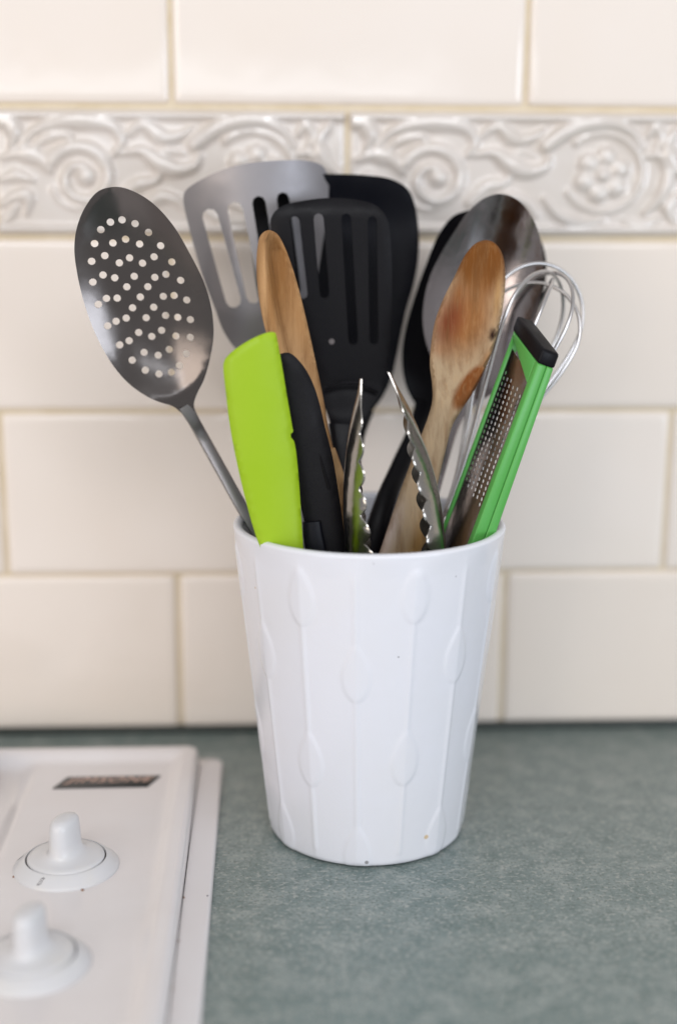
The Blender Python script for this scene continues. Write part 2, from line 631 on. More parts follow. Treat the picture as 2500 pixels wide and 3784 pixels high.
# arching acanthus over the big scroll
stroke([(120, 300), (180, 235), (290, 195), (430, 190), (530, 220), (560, 280), (530, 330)], 14, 16, HB, 44)
stroke([(150, 330), (230, 265), (330, 255), (330, 300)], 12, 14, HB * .8, 30)
stroke([(230, 330), (330, 300), (430, 300), (500, 350)], 12, 18, HB * .7, 26)
# big scroll
spiral(380, 440, 150, 40, 150, -330, 34, 20, HB)
boss(400, 430, 46, HB)
spiral(360, 470, 110, 95, 190, 330, 16, 12, HB * .6)
# middle leaves
stroke([(580, 250), (660, 205), (740, 260), (820, 250), (870, 215)], 14, 10, HB * .9, 40)
stroke([(560, 330), (650, 320), (720, 370), (800, 400), (880, 380), (900, 340)], 12, 14, HB, 46)
stroke([(545, 540), (620, 470), (700, 450), (740, 400)], 26, 12, HB * .8, 34)
stroke([(600, 620), (660, 560), (730, 520), (800, 540), (850, 600)], 14, 12, HB * .85, 34)
stroke([(690, 330), (760, 320), (830, 330)], 10, 8, HB * .6, 22)
# arc leaf over the rosette
stroke([(880, 290), (960, 230), (1060, 190), (1180, 185), (1270, 230), (1320, 300)], 34, 14, HB, 42)
spiral(1140, 410, 190, 175, 130, -150, 20, 16, HB * .75, 0.95)
# rosette
for a in range(6):
    t = math.radians(a * 60 + 20)
    boss(1140 + 82 * math.cos(t), 415 - 82 * math.sin(t), 50, HB * .85)
boss(1140, 415, 40, HB * 1.1)
spiral(1140, 415, 62, 62, 0, 355, 10, 10, HB * .35)
stroke([(880, 520), (940, 590), (1040, 630), (1150, 620)], 12, 14, HB * .9, 32)
# right end leaves
stroke([(1340, 240), (1370, 200), (1400, 240), (1380, 300)], 16, 12, HB * .8, 30)
stroke([(1330, 330), (1400, 330), (1440, 400), (1420, 500), (1340, 590)], 12, 14, HB * .9, 36)
stroke([(1480, 200), (1430, 280), (1470, 380), (1540, 430)], 14, 16, HB, 40)
stroke([(1500, 500), (1450, 560), (1480, 630)], 14, 14, HB * .8, 34)
stroke([(1250, 620), (1330, 640), (1410, 610)], 12, 12, HB * .7, 28)
# mouldings along top and bottom
for zc, w, h in ((BH - 0.0040, 0.0024, HB * .75), (0.0040, 0.0024, HB * .75)):
    d = np.abs(pts[:, 1] - zc)
    relief = np.maximum(relief, h * np.sqrt(np.clip(1 - (d / w) ** 2, 0, 1)))
R2 = relief.reshape(NZ, NX)
for _ in range(4):
    Q = np.pad(R2, 1, mode='edge')
    R2 = (Q[1:-1, 1:-1] * 2 + Q[:-2, 1:-1] + Q[2:, 1:-1] + Q[1:-1, :-2] + Q[1:-1, 2:]) / 6
ed = np.minimum(np.minimum(GX, BW - GX), np.minimum(GZ, BH - GZ))
R2 = R2 - 0.0022 * (1 - np.sqrt(np.clip(1 - (1 - np.clip(ed / 0.0026, 0, 1)) ** 2, 0, 1)))
V = np.stack([GX - BW / 2, 0.0008 - R2, GZ - BH / 2], -1).reshape(-1, 3)
F = [(j * NX + i, j * NX + i + 1, (j + 1) * NX + i + 1, (j + 1) * NX + i) for j in range(NZ - 1) for i in range(NX - 1)]
rim = [i for i in range(NX)] + [j * NX + NX - 1 for j in range(1, NZ)] + [(NZ - 1) * NX + i for i in range(NX - 2, -1, -1)] + [j * NX for j in range(NZ - 2, 0, -1)]
nb = len(V)
V = np.vstack([V, V[rim] * [1, 0, 1] + [0, 0.008, 0]])
for i in range(len(rim)):
    j = (i + 1) % len(rim)
    F.append((rim[i], nb + i, nb + j, rim[j]))
border_me = bpy.data.meshes.new('border_tile')
border_me.from_pydata(V.tolist(), [], F)
fix(border_me, True, 70)
border_me.materials.append(M_BORDER)
for k in range(-3, 3):
    xc = -0.0055 + (k + 0.5) * TW
    if abs(xc) < 0.56:
        o = link('border_tile', border_me, None, wall, (xc, FACE + 0.0005, sum(ROWZ['border']) / 2))

strip = [(-0.62, 0.1315, 0.0002), (0.61, 0.1315, 0.0002), (0.61, D + 0.001, 0.0002), (-0.62, D + 0.001, 0.0002),
         (-0.62, 0.1325, 0.0042), (0.61, 0.1325, 0.0042), (0.61, D + 0.001, 0.0042), (-0.62, D + 0.001, 0.0042)]
hexa('sealant_strip', strip, M_SEAL, wall, 0.0006)

# ------------------------------------------------------------------ countertop
ct = hexa('countertop', [(-0.64, -0.47, -0.03), (0.63, -0.47, -0.03), (0.63, 0.16, -0.03), (-0.64, 0.16, -0.03),
                         (-0.64, -0.47, 0), (0.63, -0.47, 0), (0.63, 0.16, 0), (-0.64, 0.16, 0)], M_COUNTER, None, 0.002)
tag(ct, 'mottled grey green laminate worktop', None, None, 'structure')

# ------------------------------------------------------------------ cooktop
hob = empty('cooktop', (-0.30, -0.16, 0.0), 'white enamel gas cooktop let into the green worktop at the left', 'cooktop')


def rrect(x0, x1, y0, y1, r, n=6):
    p = []
    for cx, cy, a0 in ((x1 - r, y1 - r, 0), (x0 + r, y1 - r, 90), (x0 + r, y0 + r, 180), (x1 - r, y0 + r, 270)):
        for k in range(n + 1):
            a = math.radians(a0 + 90 * k / n)
            p.append((cx + r * math.cos(a), cy + r * math.sin(a)))
    return p


def rr_loft(name, box, prof, r, mt, parent):
    """stack of rounded rectangles, prof = [(inset, z)...]"""
    V, F = [], []
    for ins, z in prof:
        V += [(x, y, z) for x, y in rrect(box[0] + ins, box[1] - ins, box[2] + ins, box[3] - ins, max(0.0008, r - ins))]
    n = len(V) // len(prof)
    for i in range(len(prof) - 1):
        for j in range(n):
            F.append((i * n + j, i * n + (j + 1) % n, (i + 1) * n + (j + 1) % n, (i + 1) * n + j))
    F.append(tuple((len(prof) - 1) * n + j for j in range(n)))
    F.append(tuple(range(n)))
    return mk(name, V, F, mt, parent, True, 50)


HX1, HY1 = -0.0795, 0.0810
rr_loft('trim_flange', (-0.62, HX1, -0.40, HY1), [(0, 0.0003), (0, 0.0030), (0.0006, 0.0044), (0.0018, 0.0050), (0.02, 0.0052)], 0.007, M_ENAMEL, hob)
# pressed top: rim bead, sloping inner wall, flat control panel, then the rise to the burner well
PX0, PX1, PY0, PY1 = -0.606, -0.0932, -0.386, 0.0755
ZT, ZP = 0.0160, 0.0115


def ss(a, b, x):
    t = min(1, max(0, (x - a) / (b - a)))
    return t * t * (3 - 2 * t)


def hob_z(x, y):
    e = min(PX1 - x, PY1 - y, x - PX0, y - PY0)
    z = ZT - (ZT - ZP) * ss(0.0085, 0.0155, e)
    if e > 0.009:
        z = min(z, ZT) - 0.0042 * ss(0.0, 0.010, -(x + 0.1835)) * ss(0.009, 0.018, e)
    return z


prof = [(0, 0.0048), (0, 0.0118), (0.0006, 0.0141), (0.0018, 0.0155), (0.0036, ZT)]
V, F = [], []
for ins, z in prof:
    V += [(x, y, z) for x, y in rrect(PX0 + ins, PX1 - ins, PY0 + ins, PY1 - ins, max(0.001, 0.0075 - ins))]
n = len(V) // len(prof)
for i in range(len(prof) - 1):
    for j in range(n):
        F.append((i * n + j, i * n + (j + 1) % n, (i + 1) * n + (j + 1) % n, (i + 1) * n + j))
ob = np.array([v[:2] for v in V[-n:]])
obd = []
for i in range(n):                                           # densify the long sides
    a, b = ob[i], ob[(i + 1) % n]
    k = max(1, int(np.linalg.norm(b - a) / 0.006))
    obd += [a + (b - a) * t / k for t in range(k)]
V2, T2 = tri2d(np.array(obd), [], 0.0032)
b0 = len(V)
V += [(x, y, hob_z(x, y)) for x, y in V2]
F += [tuple(int(t) + b0 for t in tt) for tt in T2]
mk('pressed_top', V, F, M_ENAMEL, hob, True, 60)
# dark joint line between top and flange
rr_loft('joint_seal', (PX0 - 0.0004, PX1 + 0.0004, PY0 - 0.0004, PY1 + 0.0004), [(0, 0.0045), (0, 0.0057)], 0.008, M_GAP, hob)


def knob(cx, cy, rot, first):
    z0 = ZP
    k = lathe('control_knob', [(0.0255, z0 - 0.0004), (0.0256, z0 + 0.0006), (0.0250, z0 + 0.0013), (0.0202, z0 + 0.0052), (0.0196, z0 + 0.0054), (0.0193, z0 + 0.0046), (0.0190, z0 + 0.0020)], M_KNOB, hob, (cx, cy, 0), 72, 50)
    lathe('joint_ring', [(0.0191, z0 + 0.0016), (0.0191, z0 + 0.0046), (0.0180, z0 + 0.0047), (0.0180, z0 + 0.0016)], M_GAP, k, (cx, cy, 0), 64)
    seg = 72
    V, F = [], []
    a = np.arange(seg) * 2 * np.pi / seg
    fx, fy = 0.0057, 0.0096
    rings = [(1.0, 0.0186, 0.0036), (1.0, 0.0187, 0.0052), (1.0, 0.0181, 0.0060), (0.94, 0.0165, 0.0064), (0.8, 0.0146, 0.0070), (0.55, 0.0128, 0.0077),
             (0.28, 0.0118, 0.0086), (0.08, 0.0112, 0.0102), (0.0, 1.05, 0.0135), (0, 1.02, 0.0180), (0, 0.99, 0.0215), (0, 0.94, 0.0238), (0, 0.82, 0.0252), (0, 0.6, 0.0260), (0, 0.3, 0.0262)]
    p = 2.35
    c = np.sign(np.cos(a)) * np.abs(np.cos(a)) ** (2 / p); s = np.sign(np.sin(a)) * np.abs(np.sin(a)) ** (2 / p)
    cr, sr = math.cos(rot), math.sin(rot)
    for bl, r, z in rings:
        sc = r if bl == 0 and r > 0.1 else 1.06
        X = bl * r * np.cos(a) + (1 - bl) * fx * sc * c
        Y = bl * r * np.sin(a) + (1 - bl) * fy * sc * s
        for x, y in zip(X, Y):
            V.append((cx + cr * x - sr * y, cy + sr * x + cr * y, z0 + z))
    for i in range(len(rings) - 1):
        for j in range(seg):
            F.append((i * seg + j, i * seg + (j + 1) % seg, (i + 1) * seg + (j + 1) % seg, (i + 1) * seg + j))
    F.append(tuple((len(rings) - 1) * seg + j for j in range(seg)))
    mk('grip', V, F, M_KNOB, k, True, 60)

    def on_cone(r, ang):                                     # point just above the sloping collar
        t = (0.0250 - r) / (0.0250 - 0.0202)
        return np.array([cx + r * math.cos(ang), cy + r * math.sin(ang), z0 + 0.0013 + 0.0039 * t])

    def ink(name, rt, w):
        nrm = np.array([math.cos(rt[0][1]) * 0.63, math.sin(rt[0][1]) * 0.63, 0.77])
        strap(name, [on_cone(r, t) for r, t in rt], [w] * len(rt), [0.00025] * len(rt), M_INK, k, nrm, 8, 3, 0.0004)
    if first:
        a0 = math.radians(-113)
        for sgn in (0.026, -0.026):                          # little flame mark, two strokes
            ink('flame_mark', [(0.0243, a0 - 0.05 + sgn * 0.2), (0.0236, a0 - 0.008 + sgn), (0.0226, a0 + sgn * 0.8), (0.0217, a0 + 0.012 + sgn), (0.0210, a0 + 0.05 + sgn * 0.2)], 0.00028)
        a1 = math.radians(170)
        ink('off_mark', [(0.0246, a1), (0.0214, a1)], 0.0003)
    return k


k1 = knob(-0.1508, -0.0655, math.radians(-22), True)
k1['label'] = 'white knob with a flame mark, the one nearer the badge'
k2 = knob(-0.1532, -0.1535, math.radians(-18), False)
k2['label'] = 'white knob nearest the viewer'
for x, y, r in ((-0.1398, -0.0897, 0.0008), (-0.1745, -0.0755, 0.0006)):
    lathe('rust_speck', [(r, 0), (r * 0.7, 0.0005), (r * 0.2, 0.0007)], M_RUST, hob, (x, y, ZP), 8)
for u, v, z in ((421, 2079, .0056), (409, 2180, .0056), (378, 2290, .0056)):
    x, y, _ = PZ(u, v, z)
    lathe('rust_speck', [(0.00055, 0), (0.0004, 0.0004), (0.0001, 0.0005)], M_RUST, hob, (-0.0926, y, 0.0052), 8)
lathe('rust_speck', [(0.0005, 0), (0.0002, 0.0003)], M_INK, hob, tuple(PZ(481, 2076, 0.0051)), 8)

# slanted badge with its lettering
bl = np.array([-0.1712, 0.0250]); br = np.array([-0.1193, 0.0256]); tr = np.array([-0.1131, 0.0402]); tl = np.array([-0.1648, 0.0396])
zb = ZP
hexa('badge', [(*bl, zb - .0003), (*br, zb - .0003), (*tr, zb - .0003), (*tl, zb - .0003), (*bl, zb + .0006), (*br, zb + .0006), (*tr, zb + .0006), (*tl, zb + .0006)], M_BADGE, hob, 0.0001, 1)
badge = bpy.data.objects['badge']
cu = bpy.data.curves.new('lettering', 'FONT')
cu.body = 'JIMSONE'
cu.extrude = 0.0
cu.offset = 0.0
cu.space_character = 1.12
to = bpy.data.objects.new('tmp_text', cu)
COL.objects.link(to)
bpy.context.view_layer.update()
dg = bpy.context.evaluated_depsgraph_get()
tm = bpy.data.meshes.new_from_object(to.evaluated_get(dg))
bpy.data.objects.remove(to)
co = np.array([v.co[:] for v in tm.vertices])
lo, hi = co.min(0), co.max(0)
s = (co[:, 0] - lo[0]) / (hi[0] - lo[0]); t = (co[:, 1] - lo[1]) / (hi[1] - lo[1])
s = 0.06 + 0.89 * s; t = 0.30 + 0.60 * t
xy = bl + s[:, None] * (br - bl) + t[:, None] * (tl - bl)
tm.name = 'lettering'
for vv, q in zip(tm.vertices, xy):
    vv.co = (q[0] + 0.30, q[1] + 0.16, zb + 0.0007)
link('lettering', tm, M_LETTER, badge)
# burner just reaching into the picture at the left
bu = lathe('burner', [(0.036, 0.0), (0.038, 0.004), (0.036, 0.012), (0.030, 0.016), (0.004, 0.018)], M_BURNER, hob, (-0.2425, 0.034, ZP - 0.003), 48)

# ------------------------------------------------------------------ crock
RT, RB, HC = 0.0695, 0.0512, 0.1684
crock = empty('utensil_crock', (0, 0, 0.0004), 'tapered white ceramic utensil crock with raised bud and stem relief', 'crock')
NA, NZc = 540, 260
ang = np.arange(NA) * 2 * np.pi / NA
zs = np.linspace(0, 1, NZc)
AA, ZZ = np.meshgrid(ang, zs)
rad = RB + (RT - RB) * ZZ
# soft panels between the stems
col_a = np.radians(-90 - 9.0)
kk = (AA - col_a) / np.radians(24.0)
fr = (kk - np.floor(kk) - 0.5) * np.radians(24.0)
flatr = rad * np.cos(np.radians(12)) / np.cos(fr)
fade = np.clip((0.985 - ZZ) / 0.05, 0, 1) * np.clip(ZZ / 0.02, 0, 1)
rad = rad * (1 - 0.55 * fade) + (flatr + rad * 0.011) * 0.55 * fade
h = np.zeros_like(rad)
# buds and stems, column by column; z fraction of bud centres
for c in range(-7, 8):
    a0 = col_a + np.radians(24.0) * c
    wob = random.uniform(-0.02, 0.02)
    odd = c % 2
    buds = ((0.665 + wob, 0.072 + wob) if not odd else (0.885 + wob, 0.365 + wob))
    lean = np.radians(0.8) * (1 if odd else -1)
    da = (AA - a0 - lean * (ZZ - 0.5) + np.pi) % (2 * np.pi) - np.pi
    arc = da * (RB + (RT - RB) * ZZ)
    zm = ZZ * HC
    stem = np.clip((0.0016 - np.abs(arc)) / 0.0011, 0, 1)
    stem *= np.clip((0.955 - ZZ) / 0.04, 0, 1) * np.clip((ZZ - 0.035) / 0.01, 0, 1)
    hh = stem * 0.75
    for b in buds:
        t = (zm - b * HC) / 0.0175                           # -1 bottom tip .. 1 top tip
        tt = np.clip(t, -1, 1)
        prof_w = np.where(tt < -0.25, np.sqrt(np.clip(1 - ((tt + 0.25) / 0.75) ** 2, 0, 1)) ** 1.15, np.cos((tt + 0.25) / 1.25 * np.pi / 2) ** 1.25)
        wloc_ = 0.0077 * prof_w * (np.abs(t) <= 1)
        bud = np.clip((wloc_ - np.abs(arc)) / 0.0016, 0, 1)
        bud *= 0.86 + 0.14 * np.cos(np.clip(arc / 0.0070, -1, 1) * np.pi / 2)
        hh = np.maximum(hh, bud * np.clip((0.965 - ZZ) / 0.02, 0, 1))
    h = np.maximum(h, hh)
for _ in range(2):
    h = (2 * h + np.roll(h, 1, 1) + np.roll(h, -1, 1) + np.vstack([h[:1], h[:-1]]) + np.vstack([h[1:], h[-1:]])) / 6
rad = rad + 0.00052 * h
rad = rad - 0.0020 * (1 - np.sqrt(np.clip(1 - (1 - np.clip(ZZ * HC / 0.0034, 0, 1)) ** 2, 0, 1)))
V = np.stack([rad * np.cos(AA), rad * np.sin(AA), ZZ * (HC - 0.0018) + 0.0006], -1).reshape(-1, 3)
rows = [V.reshape(NZc, NA, 3)[j] for j in range(NZc)]
TH_W = 0.0046
for rr, z in ((RT - 0.0004, HC - 0.0006), (RT - 0.0012, HC - 0.0001), (RT - TH_W / 2, HC + 0.0003), (RT - TH_W + 0.0010, HC - 0.0002), (RT - TH_W + 0.0002, HC - 0.0010), (RT - TH_W, HC - 0.0025)):
    rows.append(np.stack([rr * np.cos(ang), rr * np.sin(ang), np.full(NA, z)], -1))
for k in range(1, 12):
    z = (HC - 0.0025) * (1 - k / 11) + 0.008 * (k / 11)
    rr = RB + (RT - RB) * z / HC - TH_W
    rows.append(np.stack([rr * np.cos(ang), rr * np.sin(ang), np.full(NA, z)], -1))
rows.append(np.stack([0.01 * np.cos(ang), 0.01 * np.sin(ang), np.full(NA, 0.006)], -1))
rows.insert(0, np.stack([(RB - 0.010) * np.cos(ang), (RB - 0.010) * np.sin(ang), np.full(NA, 0.0006)], -1))
V = np.concatenate(rows)
F = []
m = len(rows)
for i in range(m - 1):
    a = i * NA + np.arange(NA); b = i * NA + (np.arange(NA) + 1) % NA
    F += list(zip(a.tolist(), b.tolist(), (b + NA).tolist(), (a + NA).tolist()))
F.append(tuple(range(NA))); F.append(tuple((m - 1) * NA + j for j in range(NA)))


def on_crock(u, v):
    d = ray(u, v)
    t = 0.55
    for _ in range(4000):
        q = CAM + d * t
        if 0 <= q[2] <= HC and math.hypot(q[0], q[1]) < RB + (RT - RB) * q[2] / HC:
            return q
        t += 0.0001
    return CAM + d * t


M_CROCK = mat('white_crock_glaze', srgb(228, 229, 237), 0.2, spec=0.5, bump=[(120, 0.00012, ONE)],
              vary=[(srgb(226, 226, 230), 14, 4, 0.4, 0.7, 0.7, ONE)],
              spots=[(on_crock(987, 1940), 0.0016, srgb(206, 176, 128), 0.8), (on_crock(849, 1998), 0.0014, srgb(120, 118, 118), 0.8),
                     (on_crock(592, 1362), 0.0008, srgb(196, 170, 140), 0.8), (on_crock(923, 1523), 0.0006, srgb(120, 118, 124), 0.8),
                     (on_crock(695, 1336), 0.0007, srgb(150, 146, 150), 0.6), (on_crock(1056, 1336), 0.0006, srgb(150, 146, 150), 0.6),
                     (on_crock(865, 1306), 0.0006, srgb(150, 146, 150), 0.5)])
mk('crock_body', V, F, M_CROCK, crock, True, 75)


# ------------------------------------------------------------------ utensils
def base_pt(x, y, z=0.014):
    return np.array([x, y, z])


# --- perforated steel skimmer, left
sk = empty('skimmer', tuple(base_pt(0.030, 0.012)), 'steel skimming spoon with many round holes leaning out to the left', 'skimmer')
pl = Plane(0.030, -0.10, 0.02)
c3 = lambda x, y: (125.4 + x * .3831, 345 + y * .3831)
out = [c3(*p) for p in ((380, 230), (270, 255), (190, 350), (140, 470), (123, 600), (140, 760), (185, 950), (250, 1125), (350, 1305), (450, 1420), (560, 1497), (640, 1533),
                        (715, 1556), (770, 1598), (820, 1660), (862, 1652), (852, 1595), (846, 1540), (868, 1475), (905, 1400), (945, 1260), (965, 1120), (950, 960), (905, 810), (820, 640), (720, 470), (600, 335), (480, 258))]
hol = [(337, 450), (407, 437), (486, 461), (567, 515), (641, 597), (709, 696), (763, 808), (800, 927), (822, 1045), (822, 1152), (797, 1250), (757, 1322), (707, 1362), (632, 1372), (549, 1350), (469, 1290), (393, 1198), (320, 1082), (263, 951), (230, 815), (223, 688), (241, 580), (279, 495),
       (350, 580), (427, 558), (512, 588), (600, 667), (672, 774), (722, 903), (745, 1035), (734, 1148), (693, 1229), (626, 1264), (540, 1247), (449, 1176), (369, 1058), (311, 918), (290, 775), (301, 657),
       (388, 704), (450, 674), (529, 707), (604, 794), (656, 910), (670, 1026), (646, 1116), (586, 1153), (506, 1129), (430, 1041), (375, 919), (360, 795),
       (478, 788), (561, 852), (597, 977), (551, 1041), (468, 980), (433, 852), (515, 915)]
sheet('bowl', pl, out, M_STEEL_DARK, sk, [circle(pl.uv(*c3(*q)), 0.0019, 10) for q in hol], ell_bowl(0.0085, pl.uv(*c3(545, 885)), pl.uv(*c3(380, 232)), 0.0335), 0.0010, 0.0026)
strap('handle', [P(430, 940, .0300, -.10, .02), P(447, 972, .0295, -.10, .02), P(466, 1006, .026, 0, 0), P(510, 1085, .019, 0, 0), P(578, 1205, .010), base_pt(0.030, 0.012)],
      [.0080, .0064, .0062, .0062, .0066, .009], [.0012, .0030, .0038, .0038, .003, .0024], M_STEEL_MATT, sk, (0.45, -1, 0.1), 10, 4)

# --- steel slotted turner, behind
st = empty('slotted_turner', tuple(base_pt(0.026, -0.012)), 'grey steel slotted turner with long slots behind the lime spatula', 'turner')
pl = Plane(0.058, 0.07, 0.05)
out = [(424, 458), (428, 440), (446, 425), (500, 398), (560, 381), (640, 372), (720, 371), (750, 380), (764, 402), (766, 450), (752, 560), (728, 690), (700, 790), (668, 850), (650, 890), (618, 890), (590, 852), (548, 812), (518, 768), (498, 715), (468, 635), (440, 535)]
sl = [((487, 500), (541, 696), .0041), ((545, 485), (588, 686), .0040), ((600, 470), (634, 680), .0036), ((656, 460), (684, 670), .0034)]
sheet('blade', pl, out, M_STEEL_MATT, st, [slot(pl.uv(*a), pl.uv(*b), w) for a, b, w in sl],
      lambda V, o: -0.35 * (V[:, 0] - pl.uv(600, 600)[0]) ** 2 / 0.04 - 0.010 * np.clip((pl.uv(600, 700)[1] - V[:, 1]) / 0.04, 0, 1.2) ** 2, 0.0013, 0.004)
strap('handle', [P(634, 870, .046), P(650, 930, .036), P(690, 1060, .016), base_pt(0.026, -0.012)], [.010, .008, .010, .012], [.002, .003, .003, .003], M_STEEL_MATT, st)

# --- black slotted turner at the very back
tb = empty('slotted_turner', tuple(base_pt(-0.012, 0.024)), 'wide black nylon turner at the very back, its corner rising behind the steel one', 'turner')
pl = Plane(0.085, 0.02, 0.0)
out = [(577, 450), (584, 424), (610, 410), (700, 405), (765, 404), (835, 406), (905, 416), (942, 438), (960, 475), (970, 535), (969, 600), (958, 660), (942, 715), (930, 770), (918, 830), (905, 882), (880, 930), (850, 962), (800, 975), (750, 950), (690, 890), (640, 800), (604, 710), (586, 600), (578, 520)]
sl = []
sheet('blade', pl, out, M_BLACK2, tb, [slot(pl.uv(*a), pl.uv(*b), w) for a, b, w in sl],
      lambda V, o: 0.006 * np.clip((V[:, 1] - pl.uv(800, 520)[1]) / 0.02, 0, 1.6) ** 1.5, 0.0022, 0.0045, edge_round=0.0008)
strap('handle', [P(826, 945, .083), P(818, 1010, .066), P(806, 1110, .048), P(798, 1215, .036), base_pt(-0.012, 0.024)], [.020, .013, .012, .013, .015], [.003, .006, .008, .009, .010], M_BLACK2, tb)

# --- black slotted turner in front of it
tf = empty('slotted_turner', tuple(base_pt(0.004, 0.004)), 'black nylon turner with slots and a bright stud, in front of the grey steel turner', 'turner')
pl = Plane(0.040, 0.05, 0.0)
out = [(626, 520), (632, 496), (652, 478), (700, 465), (765, 458), (825, 462), (872, 476), (896, 505), (905, 560), (908, 650), (906, 760), (900, 840), (888, 900), (862, 940), (838, 975), (815, 1010), (778, 1010), (758, 960), (738, 890), (712, 800), (680, 700), (650, 610)]
sl = [((683, 512), (702, 682), .0024), ((738, 506), (752, 680), .0026), ((802, 506), (818, 788), .0026), ((862, 512), (866, 788), .0024)]
hs = [slot(pl.uv(*a), pl.uv(*b), w) for a, b, w in sl]
sheet('blade', pl, out, M_BLACK, tf, hs,
      lambda V, o: -0.0025 * np.clip((V[:, 1] - pl.uv(800, 490)[1]) / 0.008, 0, 2) + 0.006 * np.clip((pl.uv(800, 900)[1] - V[:, 1]) / 0.012, 0, 1.2), 0.0024, 0.004, edge_round=0.0009)
rv = P(768, 791, .0405, .05)
strap('bright_stud', [rv, rv + [0, -.0012, 0]], [.0036, .0030], [.0036, .0030], M_STEEL, tf, (0, 0, 1), 12, 2, 0.0006)  # small steel stud added for the bright spot on the blade
strap('ridge', [P(752, 902, .0385), P(790, 888, .0375), P(836, 889, .0375), P(876, 908, .0385)], [.0018] * 4, [.0026] * 4, M_BLACK, tf)
strap('handle', [P(800, 985, .030), P(796, 1060, .024), P(792, 1150, .018), P(800, 1260, .010), base_pt(0.004, 0.004)], [.018, .012, .012, .013, .015], [.004, .007, .009, .010, .010], M_BLACK, tf)

# --- wooden spoon, left


def stains_and_shading(obj, base, lst):
    me = obj.data
    at = me.color_attributes.new('stain_shade', 'FLOAT_COLOR', 'POINT')
    off = np.array(wloc(obj))
    co = np.array([v.co[:] for v in me.vertices]) + off
    colr = np.tile(np.array(base[:3]), (len(co), 1))
    rel = co - CAM
    dz = rel @ _f
    uu = CU + FU * (rel @ _r2) / dz; vv = CV - FU * (rel @ _u2) / dz
    for (u0, v0, ru, rv, rot, c, amt, hard) in lst:
        du, dv = uu - u0, vv - v0
        cr, sr = math.cos(rot), math.sin(rot)
        q = np.sqrt(((du * cr + dv * sr) / ru) ** 2 + ((-du * sr + dv * cr) / rv) ** 2)
        w = amt * np.clip((1 - q) / (1 - hard) if hard < 1 else (q < 1), 0, 1)
        w = w * w * (3 - 2 * w) if hard < .5 else w
        colr = colr * (1 - w[:, None]) + np.array(c[:3]) * w[:, None]
    buf = np.concatenate([colr, np.ones((len(co), 1))], 1).astype(np.float32)
    at.data.foreach_set('color', buf.ravel())


ws = empty('wooden_spoon', tuple(base_pt(0.034, -0.006)), 'light brown wooden spoon turned sideways between the lime spatula and black turner', 'spoon')
pl = Plane(0.010, 0.06, 0.10)
out = [(622, 533), (606, 545), (599, 575), (597, 620), (601, 680), (611, 740), (626, 795), (645, 850), (668, 920), (695, 985), (730, 1050), (770, 1100), (788, 1095), (776, 1050), (764, 1000), (751, 925), (736, 850), (720, 775), (700, 690), (680, 620), (660, 568), (642, 540)]
LU = np.array([[533, 618], [560, 601], [620, 597], [680, 601], [740, 611], [795, 626], [850, 645], [920, 668], [985, 695], [1100, 770]], float)
RU = np.array([[533, 630], [568, 660], [620, 680], [690, 700], [775, 720], [850, 736], [925, 751], [1000, 764], [1100, 788]], float)
# same tables in plane coordinates
LA = np.array([pl.uv(u, v) for v, u in LU]); RA = np.array([pl.uv(u, v) for v, u in RU])


def wood_depth(V, o):
    l = np.interp(-V[:, 1], -LA[:, 1], LA[:, 0]); r = np.interp(-V[:, 1], -RA[:, 1], RA[:, 0])
    t = np.clip((V[:, 0] - l) / np.maximum(1e-4, r - l), 0, 1)
    zt = np.clip((LA[0, 1] - V[:, 1]) / 0.010, 0, 1) * np.clip((V[:, 1] - pl.uv(700, 960)[1]) / 0.03, 0, 1)
    c0 = np.clip((t - 0.22) / 0.30, 0, 1)
    cav = c0 * c0 * (3 - 2 * c0) * (1 - 0.75 * np.clip((t - 0.5) / 0.5, 0, 1) ** 2)
    return 0.003 * np.clip(t / 0.15, 0, 1) - 0.0075 * cav * zt - 0.004 * np.clip((t - .3) / .7, 0, 1)


o = sheet('bowl', pl, out, M_WOOD1, ws, (), wood_depth, 0.0085, 0.0013, 0.0013, 50, edge_round=0.002)
stains_and_shading(o, srgb(172, 132, 90), [(640, 640, 60, 200, 0, srgb(142, 98, 54), 0.8, 0.2), (700, 860, 60, 160, -.3, srgb(188, 150, 110), 0.6, 0.1), (610, 700, 16, 220, 0, srgb(208, 166, 120), 0.7, 0.3)])  # browner inside the bowl, paler lower down and along the left rim
o = strap('handle', [P(766, 1040, .002), P(782, 1100, .000), P(812, 1230, -.005), base_pt(0.034, -0.006)], [.0045, .0065, .0085, .011], [.008, .008, .009, .010], M_WOOD1, ws)
stains_and_shading(o, srgb(196, 156, 112), [])

# --- black spoon behind the steel one
bl_ = empty('serving_spoon', tuple(base_pt(-0.026, 0.012)), 'black nylon spoon half hidden behind the big steel spoon', 'spoon')
pl = Plane(0.078, 0.03, -0.04)
out = [(1110, 486), (1075, 490), (1048, 502), (1015, 545), (985, 618), (960, 690), (940, 760), (931, 820), (936, 880), (952, 922), (980, 955), (1020, 962), (1080, 930), (1140, 890), (1200, 820), (1245, 730), (1263, 655), (1263, 590), (1242, 540), (1185, 500)]
sheet('bowl', pl, out, M_BLACK, bl_, (), bowl(0.014, pl.uv(1095, 720)), 0.0024, 0.0045, edge_round=0.0008)
strap('handle', [P(985, 935, .075), P(966, 990, .062), P(925, 1085, .042), P(880, 1200, .020), base_pt(-0.026, 0.012)], [.012, .0095, .0105, .0115, .013], [.004, .006, .008, .009, .010], M_BLACK, bl_)

